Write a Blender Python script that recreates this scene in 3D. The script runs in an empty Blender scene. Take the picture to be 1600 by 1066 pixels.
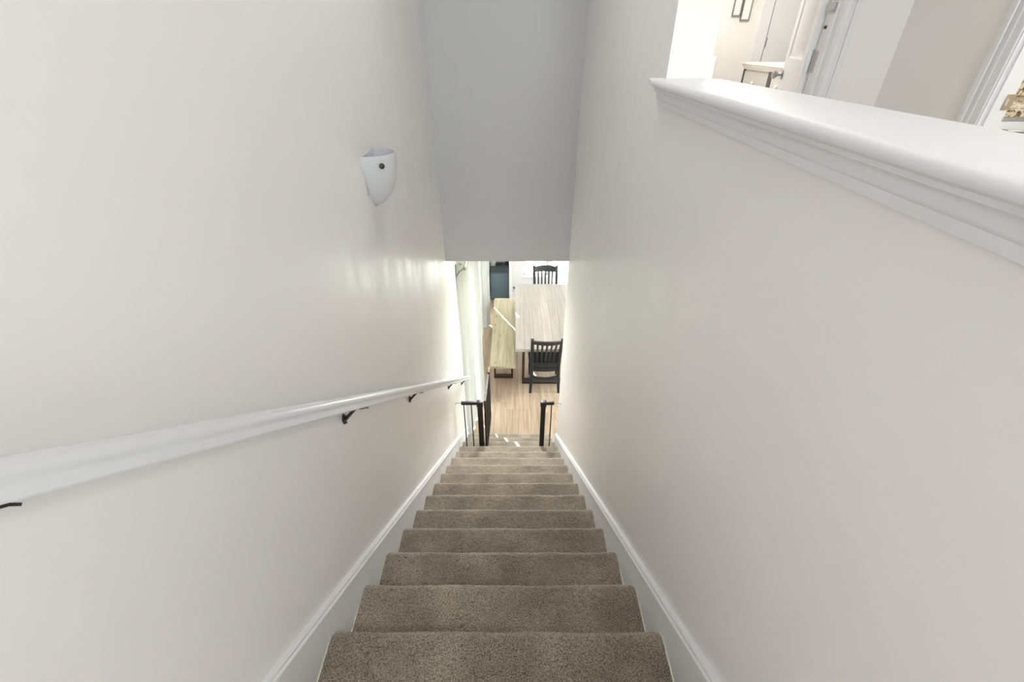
import bpy, bmesh, math, random
from mathutils import Vector, Matrix, noise
random.seed(4)
PI = math.pi
col = bpy.context.scene.collection
scn = bpy.context.scene

# ------------------------------------------------------------------ camera, sky, sun, lights, exposure
EYE = 4.322                      # lens height over the lower floor
cam_d = bpy.data.cameras.new('camera')
cam_d.sensor_width = 36.0
cam_d.lens = 712.76 / 1600 * 36
cam_d.shift_x = -2.0 / 1600
cam_d.clip_start = 0.02
cam = bpy.data.objects.new('camera', cam_d)
col.objects.link(cam)
cam.location = (0, 0, EYE)
cam.rotation_euler = (math.radians(90 - 33.289), 0, 0)
scn.camera = cam

world = bpy.data.worlds.new('sky')
scn.world = world
world.use_nodes = True
bg = world.node_tree.nodes['Background']
bg.inputs[0].default_value = (0.93, 0.97, 1.0, 1)
bg.inputs[1].default_value = 14.5

sun_d = bpy.data.lights.new('sun', 'SUN')
sun_d.energy = 24.0
sun_d.angle = math.radians(0.5)
sun_d.color = (1.0, 0.97, 0.93)
sun = bpy.data.objects.new('sun', sun_d)
col.objects.link(sun)
SUN_EL = math.radians(39)
sdir = Vector((0.451 * math.cos(SUN_EL), -0.8925 * math.cos(SUN_EL), -math.sin(SUN_EL)))
sun.rotation_euler = sdir.to_track_quat('-Z', 'Y').to_euler()


def area(name, loc, power, size, color=(1, 0.96, 0.9), size_y=None, rot=(0, 0, 0), portal=False, spread=180):
    d = bpy.data.lights.new(name, 'AREA')
    d.energy = power
    d.color = color
    d.size = size
    if size_y:
        d.shape = 'RECTANGLE'
        d.size_y = size_y
    else:
        d.shape = 'DISK'
    d.spread = math.radians(spread)
    if portal:
        d.cycles.is_portal = True
    o = bpy.data.objects.new(name, d)
    col.objects.link(o)
    o.location = loc
    o.rotation_euler = rot
    return o


area('hall_ceiling_lamp', (0.78, -0.9, 5.54), 16, 0.45, (1, 0.99, 0.982))
area('landing_fill_light', (0.1, -1.9, 5.54), 3, 0.45, (1, 0.99, 0.982))  # unseen second upstairs light, added to even out the walls
area('stairwell_fill_light', (-0.05, 1.9, 5.54), 5, 0.45, (1, 0.99, 0.982))  # added fill above the flight, lifts header and walls
area('bedroom_fill_light', (1.9, 4.5, 5.54), 33, 0.5, (1, 0.97, 0.93))  # unseen light added to make the bedroom bright
area('bathroom_fill_light', (2.9, 1.4, 5.54), 22, 0.4, (1, 0.97, 0.93))  # added light for the bathroom, no fixture in view
area('dining_fill_light', (0.9, 6.2, 2.69), 10, 0.5, (1, 0.99, 0.982))  # added fill for the dining room, out of view
area('dining_fill_light', (2.6, 5.2, 2.69), 20, 0.5, (1, 0.99, 0.982))  # second added dining room fill
area('stair_foot_fill_light', (0.2, 4.5, 2.715), 5, 0.16, (1, 0.99, 0.98), spread=120)  # unseen fill added for the lower treads and walls
sp_d = bpy.data.lights.new('stair_foot_fill_spot', 'SPOT')     # unseen spot added to brighten the steps and lower stair walls
sp_d.energy = 270
sp_d.spot_size = math.radians(62)
sp_d.spot_blend = 1.0
sp_d.shadow_soft_size = 0.10
sp_d.color = (1, 0.985, 0.96)
sp_o = bpy.data.objects.new('stair_foot_fill_spot', sp_d)
col.objects.link(sp_o)
sp_o.location = (-0.05, 5.3, 2.66)
sp_o.rotation_euler = (Vector((-0.03, 2.45, 1.3)) - Vector((-0.05, 5.3, 2.66))).to_track_quat('-Z', 'Y').to_euler()
area('window_light_portal', (-0.73, 6.1, 1.2), 1, 3.1, size_y=2.1, rot=(0, -PI / 2, 0), portal=True).rotation_euler = (PI / 2, 0, -PI / 2)
area('window_light_portal', (1.0, 8.16, 1.3), 1, 1.9, size_y=2.2, portal=True).rotation_euler = (PI / 2, 0, PI)
area('window_light_portal', (4.14, 5.2, 1.12), 1, 2.2, size_y=1.95, portal=True).rotation_euler = (PI / 2, 0, PI / 2)
area('window_light_portal', (0.6, -3.34, 4.75), 1, 1.3, size_y=1.5, portal=True).rotation_euler = (PI / 2, 0, 0)

scn.view_settings.view_transform = 'Standard'
scn.view_settings.look = 'None'
scn.view_settings.gamma = 1
scn.view_settings.use_curve_mapping = False
scn.view_settings.exposure = 0.44
scn.cycles.max_bounces = 14
scn.cycles.diffuse_bounces = 8
scn.cycles.transparent_max_bounces = 12
scn.cycles.sample_clamp_indirect = 6
scn.cycles.caustics_reflective = False
scn.cycles.caustics_refractive = False

# ------------------------------------------------------------------ materials
def srgb(r, g, b):
    f = lambda c: ((c / 255 + 0.055) / 1.055) ** 2.4 if c > 10 else c / 255 / 12.92
    return (f(r), f(g), f(b), 1)


def mat(name, color, rough=0.6, metal=0.0, spec=0.5, bump=None, vary=None):
    """bump = (scale, strength, distance); vary = (scale, amount) soft tonal mottling of the base colour"""
    m = bpy.data.materials.new(name)
    m.use_nodes = True
    nt = m.node_tree
    p = nt.nodes['Principled BSDF']
    p.inputs['Base Color'].default_value = color
    p.inputs['Roughness'].default_value = rough
    p.inputs['Metallic'].default_value = metal
    p.inputs['Specular IOR Level'].default_value = spec
    tc = nt.nodes.new('ShaderNodeTexCoord')
    if vary:
        n = nt.nodes.new('ShaderNodeTexNoise')
        n.inputs['Scale'].default_value = vary[0]
        n.inputs['Detail'].default_value = 4
        nt.links.new(tc.outputs['Object'], n.inputs['Vector'])
        mx = nt.nodes.new('ShaderNodeMix')
        mx.data_type = 'RGBA'
        a, b = vary[1], vary[1]
        mx.inputs['A'].default_value = tuple(c * (1 - a) for c in color[:3]) + (1,)
        mx.inputs['B'].default_value = tuple(min(1, c * (1 + b)) for c in color[:3]) + (1,)
        nt.links.new(n.outputs['Fac'], mx.inputs['Factor'])
        nt.links.new(mx.outputs['Result'], p.inputs['Base Color'])
    if bump:
        n = nt.nodes.new('ShaderNodeTexNoise')
        n.inputs['Scale'].default_value = bump[0]
        n.inputs['Detail'].default_value = 3
        nt.links.new(tc.outputs['Object'], n.inputs['Vector'])
        b = nt.nodes.new('ShaderNodeBump')
        b.inputs['Strength'].default_value = bump[1]
        b.inputs['Distance'].default_value = bump[2]
        nt.links.new(n.outputs['Fac'], b.inputs['Height'])
        nt.links.new(b.outputs['Normal'], p.inputs['Normal'])
    return m


def wood(name, light, dark, knots=0.5, rough=0.5, spec=0.4):
    """boards with the grain along local Y; every board (object) gets its own tone and offset"""
    m = bpy.data.materials.new(name)
    m.use_nodes = True
    nt = m.node_tree
    N, L = nt.nodes, nt.links
    p = N['Principled BSDF']
    p.inputs['Roughness'].default_value = rough
    p.inputs['Specular IOR Level'].default_value = spec
    tc = N.new('ShaderNodeTexCoord')
    oi = N.new('ShaderNodeObjectInfo')
    mul = N.new('ShaderNodeVectorMath'); mul.operation = 'SCALE'
    mul.inputs[0].default_value = (37, 91, 53)
    L.new(oi.outputs['Random'], mul.inputs['Scale'])
    add = N.new('ShaderNodeVectorMath'); add.operation = 'ADD'
    L.new(tc.outputs['Object'], add.inputs[0]); L.new(mul.outputs[0], add.inputs[1])
    mp = N.new('ShaderNodeMapping')
    mp.inputs['Scale'].default_value = (30, 1.6, 30)
    L.new(add.outputs[0], mp.inputs['Vector'])
    n1 = N.new('ShaderNodeTexNoise'); n1.inputs['Scale'].default_value = 1.0
    n1.inputs['Detail'].default_value = 5; n1.inputs['Distortion'].default_value = 0.6
    L.new(mp.outputs[0], n1.inputs['Vector'])
    mp2 = N.new('ShaderNodeMapping')
    mp2.inputs['Scale'].default_value = (11, 4.0, 11)
    L.new(add.outputs[0], mp2.inputs['Vector'])
    vo = N.new('ShaderNodeTexVoronoi'); vo.inputs['Scale'].default_value = 0.8
    L.new(mp2.outputs[0], vo.inputs['Vector'])
    kr = N.new('ShaderNodeMapRange')
    kr.inputs['From Min'].default_value = 0.06; kr.inputs['From Max'].default_value = 0.22
    kr.inputs['To Min'].default_value = knots; kr.inputs['To Max'].default_value = 0
    L.new(vo.outputs['Distance'], kr.inputs['Value'])
    gr = N.new('ShaderNodeMapRange')
    gr.inputs['From Min'].default_value = 0.38; gr.inputs['From Max'].default_value = 0.72
    gr.inputs['To Min'].default_value = 0; gr.inputs['To Max'].default_value = 0.75
    L.new(n1.outputs['Fac'], gr.inputs['Value'])
    mxm = N.new('ShaderNodeMath'); mxm.operation = 'MAXIMUM'
    L.new(kr.outputs[0], mxm.inputs[0]); L.new(gr.outputs[0], mxm.inputs[1])
    mx = N.new('ShaderNodeMix'); mx.data_type = 'RGBA'
    mx.inputs['A'].default_value = light; mx.inputs['B'].default_value = dark
    L.new(mxm.outputs[0], mx.inputs['Factor'])
    hs = N.new('ShaderNodeHueSaturation')
    vr = N.new('ShaderNodeMapRange')
    vr.inputs['To Min'].default_value = 0.88; vr.inputs['To Max'].default_value = 1.08
    L.new(oi.outputs['Random'], vr.inputs['Value'])
    L.new(vr.outputs[0], hs.inputs['Value'])
    L.new(mx.outputs['Result'], hs.inputs['Color'])
    L.new(hs.outputs[0], p.inputs['Base Color'])
    return m


def glass_mat():
    m = bpy.data.materials.new('window_glass')
    m.use_nodes = True
    nt = m.node_tree
    nt.nodes.clear()
    out = nt.nodes.new('ShaderNodeOutputMaterial')
    t = nt.nodes.new('ShaderNodeBsdfTransparent'); t.inputs[0].default_value = (0.96, 0.98, 0.97, 1)
    g = nt.nodes.new('ShaderNodeBsdfGlossy'); g.inputs['Roughness'].default_value = 0.02
    mx = nt.nodes.new('ShaderNodeMixShader'); mx.inputs[0].default_value = 0.06
    nt.links.new(t.outputs[0], mx.inputs[1]); nt.links.new(g.outputs[0], mx.inputs[2])
    nt.links.new(mx.outputs[0], out.inputs[0])
    return m


def curtain_mat():
    m = bpy.data.materials.new('white_curtain_cloth')
    m.use_nodes = True
    nt = m.node_tree
    nt.nodes.clear()
    out = nt.nodes.new('ShaderNodeOutputMaterial')
    d = nt.nodes.new('ShaderNodeBsdfDiffuse'); d.inputs[0].default_value = (0.60, 0.612, 0.602, 1)
    t = nt.nodes.new('ShaderNodeBsdfTranslucent'); t.inputs[0].default_value = (0.5, 0.52, 0.5, 1)
    mx = nt.nodes.new('ShaderNodeMixShader'); mx.inputs[0].default_value = 0.12
    nt.links.new(d.outputs[0], mx.inputs[1]); nt.links.new(t.outputs[0], mx.inputs[2])
    nt.links.new(mx.outputs[0], out.inputs[0])
    return m


def carpet_mat():
    m = bpy.data.materials.new('taupe_cut_pile_carpet')
    m.use_nodes = True
    nt = m.node_tree
    N, L = nt.nodes, nt.links
    p = N['Principled BSDF']
    p.inputs['Roughness'].default_value = 1.0
    p.inputs['Specular IOR Level'].default_value = 0.08
    p.inputs['Sheen Weight'].default_value = 0.6
    p.inputs['Sheen Roughness'].default_value = 0.6
    p.inputs['Sheen Tint'].default_value = (0.85, 0.8, 0.74, 1)
    tc = N.new('ShaderNodeTexCoord')
    n1 = N.new('ShaderNodeTexNoise'); n1.inputs['Scale'].default_value = 260; n1.inputs['Detail'].default_value = 3
    n2 = N.new('ShaderNodeTexNoise'); n2.inputs['Scale'].default_value = 5.5; n2.inputs['Detail'].default_value = 3
    for n in (n1, n2):
        L.new(tc.outputs['Object'], n.inputs['Vector'])
    r1 = N.new('ShaderNodeMapRange'); r1.inputs['From Min'].default_value = 0.33; r1.inputs['From Max'].default_value = 0.67
    L.new(n1.outputs['Fac'], r1.inputs['Value'])
    mx = N.new('ShaderNodeMix'); mx.data_type = 'RGBA'
    mx.inputs['A'].default_value = srgb(82, 74, 64); mx.inputs['B'].default_value = srgb(192, 179, 162)
    L.new(r1.outputs[0], mx.inputs['Factor'])
    r2 = N.new('ShaderNodeMapRange'); r2.inputs['From Min'].default_value = 0.35; r2.inputs['From Max'].default_value = 0.65
    r2.inputs['To Min'].default_value = 0.74; r2.inputs['To Max'].default_value = 1.16
    L.new(n2.outputs['Fac'], r2.inputs['Value'])
    hs = N.new('ShaderNodeHueSaturation')
    L.new(r2.outputs[0], hs.inputs['Value']); L.new(mx.outputs['Result'], hs.inputs['Color'])
    L.new(hs.outputs[0], p.inputs['Base Color'])
    n3 = N.new('ShaderNodeTexNoise'); n3.inputs['Scale'].default_value = 330; n3.inputs['Detail'].default_value = 2
    L.new(tc.outputs['Object'], n3.inputs['Vector'])
    b = N.new('ShaderNodeBump'); b.inputs['Strength'].default_value = 0.9; b.inputs['Distance'].default_value = 0.004
    L.new(n3.outputs['Fac'], b.inputs['Height']); L.new(b.outputs[0], p.inputs['Normal'])
    return m


def granite_mat():
    m = bpy.data.materials.new('speckled_granite')
    m.use_nodes = True
    nt = m.node_tree
    N, L = nt.nodes, nt.links
    p = N['Principled BSDF']
    p.inputs['Roughness'].default_value = 0.15
    tc = N.new('ShaderNodeTexCoord')
    n1 = N.new('ShaderNodeTexNoise'); n1.inputs['Scale'].default_value = 45; n1.inputs['Detail'].default_value = 6
    n1.inputs['Distortion'].default_value = 1.2
    L.new(tc.outputs['Object'], n1.inputs['Vector'])
    cr = N.new('ShaderNodeValToRGB')
    e = cr.color_ramp.elements
    e[0].position = 0.36; e[0].color = srgb(60, 52, 46)
    e[1].position = 0.62; e[1].color = srgb(225, 214, 190)
    x = e.new(0.45); x.color = srgb(140, 120, 92)
    x = e.new(0.52); x.color = srgb(205, 192, 165)
    L.new(n1.outputs['Fac'], cr.inputs[0]); L.new(cr.outputs[0], p.inputs['Base Color'])
    return m


def satin_wall_mat():
    """cream satin paint with faint upright roller streaks"""
    m = mat('cream_satin_wall_paint', srgb(234, 232, 231), 0.36, spec=0.5)
    nt = m.node_tree
    N, L = nt.nodes, nt.links
    p = N['Principled BSDF']
    tc = N.new('ShaderNodeTexCoord')
    mp = N.new('ShaderNodeMapping'); mp.inputs['Scale'].default_value = (9, 9, 0.9)
    L.new(tc.outputs['Object'], mp.inputs['Vector'])
    n1 = N.new('ShaderNodeTexNoise'); n1.inputs['Scale'].default_value = 1.6; n1.inputs['Detail'].default_value = 4
    L.new(mp.outputs[0], n1.inputs['Vector'])
    r = N.new('ShaderNodeMapRange'); r.inputs['From Min'].default_value = 0.3; r.inputs['From Max'].default_value = 0.7
    r.inputs['To Min'].default_value = 0.29; r.inputs['To Max'].default_value = 0.45
    L.new(n1.outputs['Fac'], r.inputs['Value']); L.new(r.outputs[0], p.inputs['Roughness'])
    n2 = N.new('ShaderNodeTexNoise'); n2.inputs['Scale'].default_value = 170; n2.inputs['Detail'].default_value = 3
    L.new(tc.outputs['Object'], n2.inputs['Vector'])
    b = N.new('ShaderNodeBump'); b.inputs['Strength'].default_value = 0.05; b.inputs['Distance'].default_value = 0.002
    L.new(n2.outputs['Fac'], b.inputs['Height']); L.new(b.outputs[0], p.inputs['Normal'])
    return m


M = {
    'wall': satin_wall_mat(),
    'shaded_header': mat('header_paint_with_shade', srgb(196, 197, 200), 0.6, spec=0.3, bump=(160, 0.06, 0.002)),  # wall paint darkened to grey, standing in for shade on the header
    'white_wall': mat('white_wall_paint', srgb(232, 230, 226), 0.6, bump=(160, 0.06, 0.002)),
    'far_wall': mat('pale_grey_white_wall_paint', srgb(216, 216, 220), 0.6, bump=(160, 0.06, 0.002)),
    'ceiling': mat('ceiling_paint', srgb(236, 234, 230), 0.8),
    'trim': mat('white_gloss_trim_paint', srgb(226, 227, 230), 0.5),
    'rail': mat('white_handrail_paint', srgb(222, 224, 228), 0.25),
    'carpet': carpet_mat(),
    'bronze': mat('dark_bronze_metal', srgb(74, 70, 68), 0.42, 0.7),
    'rod': mat('grey_curtain_rod_metal', srgb(150, 150, 150), 0.4, 0.5),
    'nickel': mat('brushed_nickel', srgb(178, 178, 178), 0.45, 0.7),
    'sconce': mat('white_sconce_ceramic', srgb(206, 208, 212), 0.45),
    'sconce_knob': mat('grey_metal_knob', srgb(70, 70, 72), 0.4, 0.5),
    'black': mat('black_powder_coat', srgb(18, 18, 20), 0.42),
    'brown_plastic': mat('brown_latch_plastic', srgb(120, 92, 74), 0.5),
    'pad': mat('white_pressure_pad', srgb(225, 225, 224), 0.5),
    'floor': wood('light_oak_floor_board', srgb(186, 166, 146), srgb(144, 122, 103), 0.35, 0.42),
    'floor_base': mat('floor_joint', srgb(120, 100, 82), 0.8),
    'table': wood('whitewashed_pine', srgb(164, 158, 154), srgb(144, 138, 134), 0.7, 0.7, 0.12),
    'bench': wood('yellow_pine', srgb(190, 181, 156), srgb(146, 132, 106), 0.85, 0.6, 0.2),
    'leg_metal': mat('dark_brown_steel', srgb(62, 46, 34), 0.45, 0.2),
    'chair': mat('blue_black_chair_paint', srgb(24, 32, 39), 0.3, vary=(14, 0.15)),
    'curtain': curtain_mat(),
    'slate': mat('slate_blue_lacquer', srgb(92, 108, 118), 0.35, vary=(3, 0.12)),
    'slate_dark': mat('dark_slate_lid', srgb(74, 86, 89), 0.45),
    'grey_plastic': mat('grey_outlet_plate', srgb(190, 190, 190), 0.4),
    'dark_plastic': mat('dark_plastic', srgb(60, 60, 62), 0.4),
    'glass': glass_mat(),
    'champagne': mat('champagne_silver_drawer_front', srgb(205, 202, 196), 0.3, 0.25),
    'chest_white': mat('ivory_chest_paint', srgb(226, 222, 214), 0.4),
    'chest_dark': mat('dark_chest_edge', srgb(70, 66, 62), 0.35),
    'crystal': mat('pale_knob', srgb(225, 225, 225), 0.12, 0.3),
    'frame': mat('silver_grey_picture_frame', srgb(150, 147, 143), 0.35, 0.4),
    'paper': mat('pale_picture_mat', srgb(238, 235, 229), 0.8),
    'linen': mat('white_linen', srgb(238, 235, 232), 0.9, bump=(60, 0.2, 0.004)),
    'bed': mat('ivory_bed_frame', srgb(214, 208, 198), 0.6),
    'granite': granite_mat(),
    'brass': mat('antique_brass', srgb(196, 178, 152), 0.3, 0.7),
    'patio': mat('pale_concrete_patio', srgb(214, 212, 206), 0.9, bump=(30, 0.3, 0.01)),
    'lawn': mat('lawn_ground', srgb(130, 140, 104), 1.0, vary=(3, 0.2)),
    'sun_blocker': mat('white_sun_blocker_paint', srgb(225, 225, 222), 0.7),
    'hole': mat('shadowed_recess', srgb(20, 19, 18), 0.9),
}


# ------------------------------------------------------------------ mesh building
class MB:
    def __init__(self):
        self.v = []; self.f = []; self.s = []

    def add(self, vs, fs, smooth=False):
        o = len(self.v)
        self.v += [tuple(p) for p in vs]
        self.f += [tuple(i + o for i in f) for f in fs]
        self.s += [smooth] * len(fs)
        return self

    def box(self, a, b, bevel=0.0, seg=2):
        x0, x1 = sorted((a[0], b[0])); y0, y1 = sorted((a[1], b[1])); z0, z1 = sorted((a[2], b[2]))
        if bevel <= 0:
            vs = [(x0, y0, z0), (x1, y0, z0), (x1, y1, z0), (x0, y1, z0), (x0, y0, z1), (x1, y0, z1), (x1, y1, z1), (x0, y1, z1)]
            return self.add(vs, [(3, 2, 1, 0), (4, 5, 6, 7), (0, 1, 5, 4), (1, 2, 6, 5), (2, 3, 7, 6), (3, 0, 4, 7)])
        bm = bmesh.new()
        bmesh.ops.create_cube(bm, size=1)
        bmesh.ops.transform(bm, verts=bm.verts, matrix=Matrix.Translation(((x0 + x1) / 2, (y0 + y1) / 2, (z0 + z1) / 2)) @ Matrix.Diagonal((x1 - x0, y1 - y0, z1 - z0, 1)))
        bmesh.ops.bevel(bm, geom=bm.edges[:], offset=bevel, segments=seg, profile=0.5, affect='EDGES')
        bm.verts.index_update()
        self.add([v.co for v in bm.verts], [[v.index for v in f.verts] for f in bm.faces], True)
        bm.free()
        return self

    def prism(self, pts, axis, a, b, smooth=False):
        """polygon pts in the two other axes (in order), extruded along axis from a to b"""
        n = len(pts)
        def P(p, t):
            if axis == 'x': return (t, p[0], p[1])
            if axis == 'y': return (p[0], t, p[1])
            return (p[0], p[1], t)
        vs = [P(p, a) for p in pts] + [P(p, b) for p in pts]
        self.add(vs, [(i, (i + 1) % n, n + (i + 1) % n, n + i) for i in range(n)], smooth)
        self.add(vs, [tuple(range(n))[::-1], tuple(range(n, 2 * n))])
        return self

    def sweep(self, path, prof, up=(0, 0, 1), smooth=True, cap=True):
        """closed profile [(side, up)] swept along path; prof may be a function of t in 0..1"""
        n = len(path); rings = []
        for i, p in enumerate(path):
            p = Vector(p)
            d = (Vector(path[min(i + 1, n - 1)]) - Vector(path[max(i - 1, 0)])).normalized()
            s = d.cross(Vector(up))
            if s.length < 1e-5:
                s = d.cross(Vector((0, 1, 0)))
            s.normalize(); u = s.cross(d).normalized()
            pr = prof(i / (n - 1)) if callable(prof) else prof
            rings.append([p + s * a + u * b for a, b in pr])
        k = len(rings[0])
        vs = [q for r in rings for q in r]
        self.add(vs, [(i * k + j, i * k + (j + 1) % k, (i + 1) * k + (j + 1) % k, (i + 1) * k + j) for i in range(n - 1) for j in range(k)], smooth)
        if cap:
            self.add(vs, [tuple(range(k))[::-1], tuple(range((n - 1) * k, n * k))])
        return self

    def tube(self, path, r, seg=10, up=(0, 0, 1)):
        f = lambda t: [((r(t) if callable(r) else r) * math.cos(2 * PI * j / seg), (r(t) if callable(r) else r) * math.sin(2 * PI * j / seg)) for j in range(seg)]
        return self.sweep(path, f, up)

    def lathe(self, prof, center, axis=(0, 0, 1), seg=20):
        """prof = [(radius, height)] around axis through center"""
        q = Vector((0, 0, 1)).rotation_difference(Vector(axis))
        c = Vector(center); vs = []
        for r, h in prof:
            for j in range(seg):
                vs.append(c + q @ Vector((r * math.cos(2 * PI * j / seg), r * math.sin(2 * PI * j / seg), h)))
        n = len(prof)
        self.add(vs, [(i * seg + j, i * seg + (j + 1) % seg, (i + 1) * seg + (j + 1) % seg, (i + 1) * seg + j) for i in range(n - 1) for j in range(seg)], True)
        self.add(vs, [tuple(range(seg))[::-1], tuple(range((n - 1) * seg, n * seg))])
        return self

    def build(self, name, m, parent=None, origin=None):
        me = bpy.data.meshes.new(name)
        vs = self.v
        if origin is not None:
            vs = [(x - origin[0], y - origin[1], z - origin[2]) for x, y, z in vs]
        me.from_pydata(vs, [], self.f)
        me.polygons.foreach_set('use_smooth', self.s)
        bm = bmesh.new(); bm.from_mesh(me)
        bmesh.ops.remove_doubles(bm, verts=bm.verts, dist=1e-6)
        bmesh.ops.recalc_face_normals(bm, faces=bm.faces)
        bm.to_mesh(me); bm.free()
        try:
            me.set_sharp_from_angle(angle=math.radians(38))
        except Exception:
            pass
        me.materials.append(m)
        o = bpy.data.objects.new(name, me)
        col.objects.link(o)
        if origin is not None:
            o.location = origin
        if parent is not None:
            o.parent = parent
        return o


def tag(o, label=None, cat=None, group=None, kind=None):
    if label: o['label'] = label
    if cat: o['category'] = cat
    if group: o['group'] = group
    if kind: o['kind'] = kind
    return o


def empty(name, loc=(0, 0, 0), rz=0.0):
    o = bpy.data.objects.new(name, None)
    o.empty_display_size = 0.05
    col.objects.link(o)
    o.location = loc
    o.rotation_euler = (0, 0, rz)
    return o


def struct(mb, name, m, label=None, cat=None, parent=None):
    o = mb.build(name, m, parent)
    if parent is None:
        o['kind'] = 'structure'
        if label: tag(o, label, cat)
    return o


# ------------------------------------------------------------------ measures of the house
XL, XR, XR2 = -0.587, 0.483, 0.615       # stairwell left wall, right wall, back of right wall
RISE, RUN, NY0, NZ0 = 0.1851, 0.2488, 0.7017, 2.7766
SL = RISE / RUN
LAND = NZ0 + 2 * RISE                    # upper floor level
CEIL, CEIL2 = 2.73, LAND + 2.44
HDR = 3.684
noz = lambda y: NZ0 - SL * (y - NY0)     # line through the nosings

# ------------------------------------------------------------------ walls, floors, ceilings
wl = MB()
WY0, WY1, WZ0, WZ1 = 4.52, 7.74, 0.1, 2.2
wl.box((-0.70, -3.2, 0), (XL, WY0, CEIL2)).box((-0.70, WY1, 0), (XL, 8.7, CEIL2))
wl.box((-0.70, WY0, 0), (XL, WY1, WZ0)).box((-0.70, WY0, WZ1), (XL, WY1, CEIL2))
struct(wl, 'wall_left', M['wall'], 'long cream left wall of the stairwell carrying the handrail and sconce', 'wall')

wr = MB()
wr.box((XR, -2.4, 0), (XR2, 1.66, 4.152)).box((XR, 1.66, 0), (XR2, 3.70, CEIL2))
struct(wr, 'wall_right', M['wall'], 'cream right wall of the stairwell, lower half wall near the top', 'wall')

struct(MB().box((XL, HDR, CEIL), (XR, HDR + 0.12, CEIL2)), 'wall_header', M['shaded_header'],
       'hanging wall above the foot of the stairs, its shade painted in grey', 'wall')

far = MB()                                # far wall of the dining room with its two windows
FW0, FW1, FW2, FW3 = 0.20, 0.66, 0.72, 1.75
far.box((-0.075, 8.0, 0), (FW0, 8.12, CEIL)).box((FW0, 8.0, 0), (FW1, 8.12, 0.53)).box((FW0, 8.0, 2.3), (FW3, 8.12, CEIL))
far.box((FW1, 8.0, 0), (FW2, 8.12, 2.3)).box((FW2, 8.0, 0), (FW3, 8.12, 0.18)).box((FW3, 8.0, 0), (4.0, 8.12, CEIL))
struct(far, 'wall_far', M['far_wall'], 'white far wall of the dining room with bright windows', 'wall')
st = MB().box((XL, 7.99, 0), (-0.462, 8.62, CEIL)).box((XL, 8.60, 0), (0.05, 8.72, CEIL)).box((-0.075, 8.12, 0), (0.05, 8.60, CEIL))
struct(st, 'wall_niche', M['far_wall'], 'white walls of the narrow niche behind the dark bin', 'wall')
struct(MB().box((4.0, 3.58, 0), (4.1, 4.1, CEIL)).box((4.0, 6.3, 0), (4.1, 8.7, CEIL)).box((4.0, 4.1, 0), (4.1, 6.3, 0.15)).box((4.0, 4.1, 2.1), (4.1, 6.3, CEIL)), 'wall_dining_right', M['wall'])
struct(MB().box((XR2, 3.58, 0), (4.0, 3.70, CEIL)), 'wall_dining_near', M['wall'])
struct(MB().box((-0.70, HDR + 0.12, CEIL), (4.1, 8.7, CEIL + 0.1)).box((XR2, 3.58, CEIL), (4.1, HDR + 0.12, CEIL + 0.1)), 'ceiling_dining', M['ceiling'])
struct(MB().box((-0.70, -3.3, CEIL2), (4.1, 6.2, CEIL2 + 0.1)), 'ceiling_upper', M['ceiling'])
struct(MB().box((-0.70, -3.3, LAND), (4.1, -3.2, 4.0)).box((-0.70, -3.3, 5.5), (4.1, -3.2, CEIL2)).box((-0.70, -3.3, 4.0), (-0.05, -3.2, 5.5)).box((1.25, -3.3, 4.0), (4.1, -3.2, 5.5)), 'wall_hall_back', M['wall'])
he = MB()                                 # end of the upper hall, with the bedroom doorway
D1L, D1R, DH = 0.885, 1.655, LAND + 2.04
he.box((XR2, 2.83, LAND), (D1L, 2.95, CEIL2)).box((D1R, 2.83, LAND), (4.0, 2.95, CEIL2)).box((D1L, 2.83, DH), (D1R, 2.95, CEIL2))
struct(he, 'wall_hall_end', M['wall'], 'beige end wall of the upper hall beside the open bedroom door', 'wall')
hr = MB()
D2N, D2F = 1.39, 2.15
hr.box((2.0, -3.2, LAND), (2.083, D2N, CEIL2)).box((2.0, D2F, LAND), (2.083, 2.83, CEIL2)).box((2.0, D2N, DH), (2.083, D2F, CEIL2))
struct(hr, 'wall_hall_right', M['wall'], 'beige side wall of the upper hall left of the bathroom doorway', 'wall')
struct(MB().box((XR2, 6.0, LAND), (4.0, 6.12, CEIL2)), 'wall_bedroom_back', M['white_wall'], 'bright white bedroom wall seen through the open door', 'wall')
struct(MB().box((4.0, -3.2, LAND), (4.1, 6.12, CEIL2)), 'wall_upper_right', M['white_wall'])
struct(MB().box((XR, 3.70, LAND), (XR2, 6.12, CEIL2)), 'wall_bedroom_left', M['white_wall'])
struct(MB().box((2.083, 2.775, LAND), (4.0, 2.83, CEIL2)), 'wall_bathroom_back', M['white_wall'])
struct(MB().box((2.083, -0.2, LAND), (4.0, -0.1, CEIL2)), 'wall_bathroom_near', M['white_wall'])
fl = MB().box((XL, -3.2, LAND - 0.2), (XR, 0.19, LAND)).box((XR2, -3.2, LAND - 0.2), (4.0, 6.0, LAND)).box((XR, -3.2, LAND - 0.2), (XR2, -2.4, LAND))
struct(fl, 'floor_landing', M['carpet'])

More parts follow.
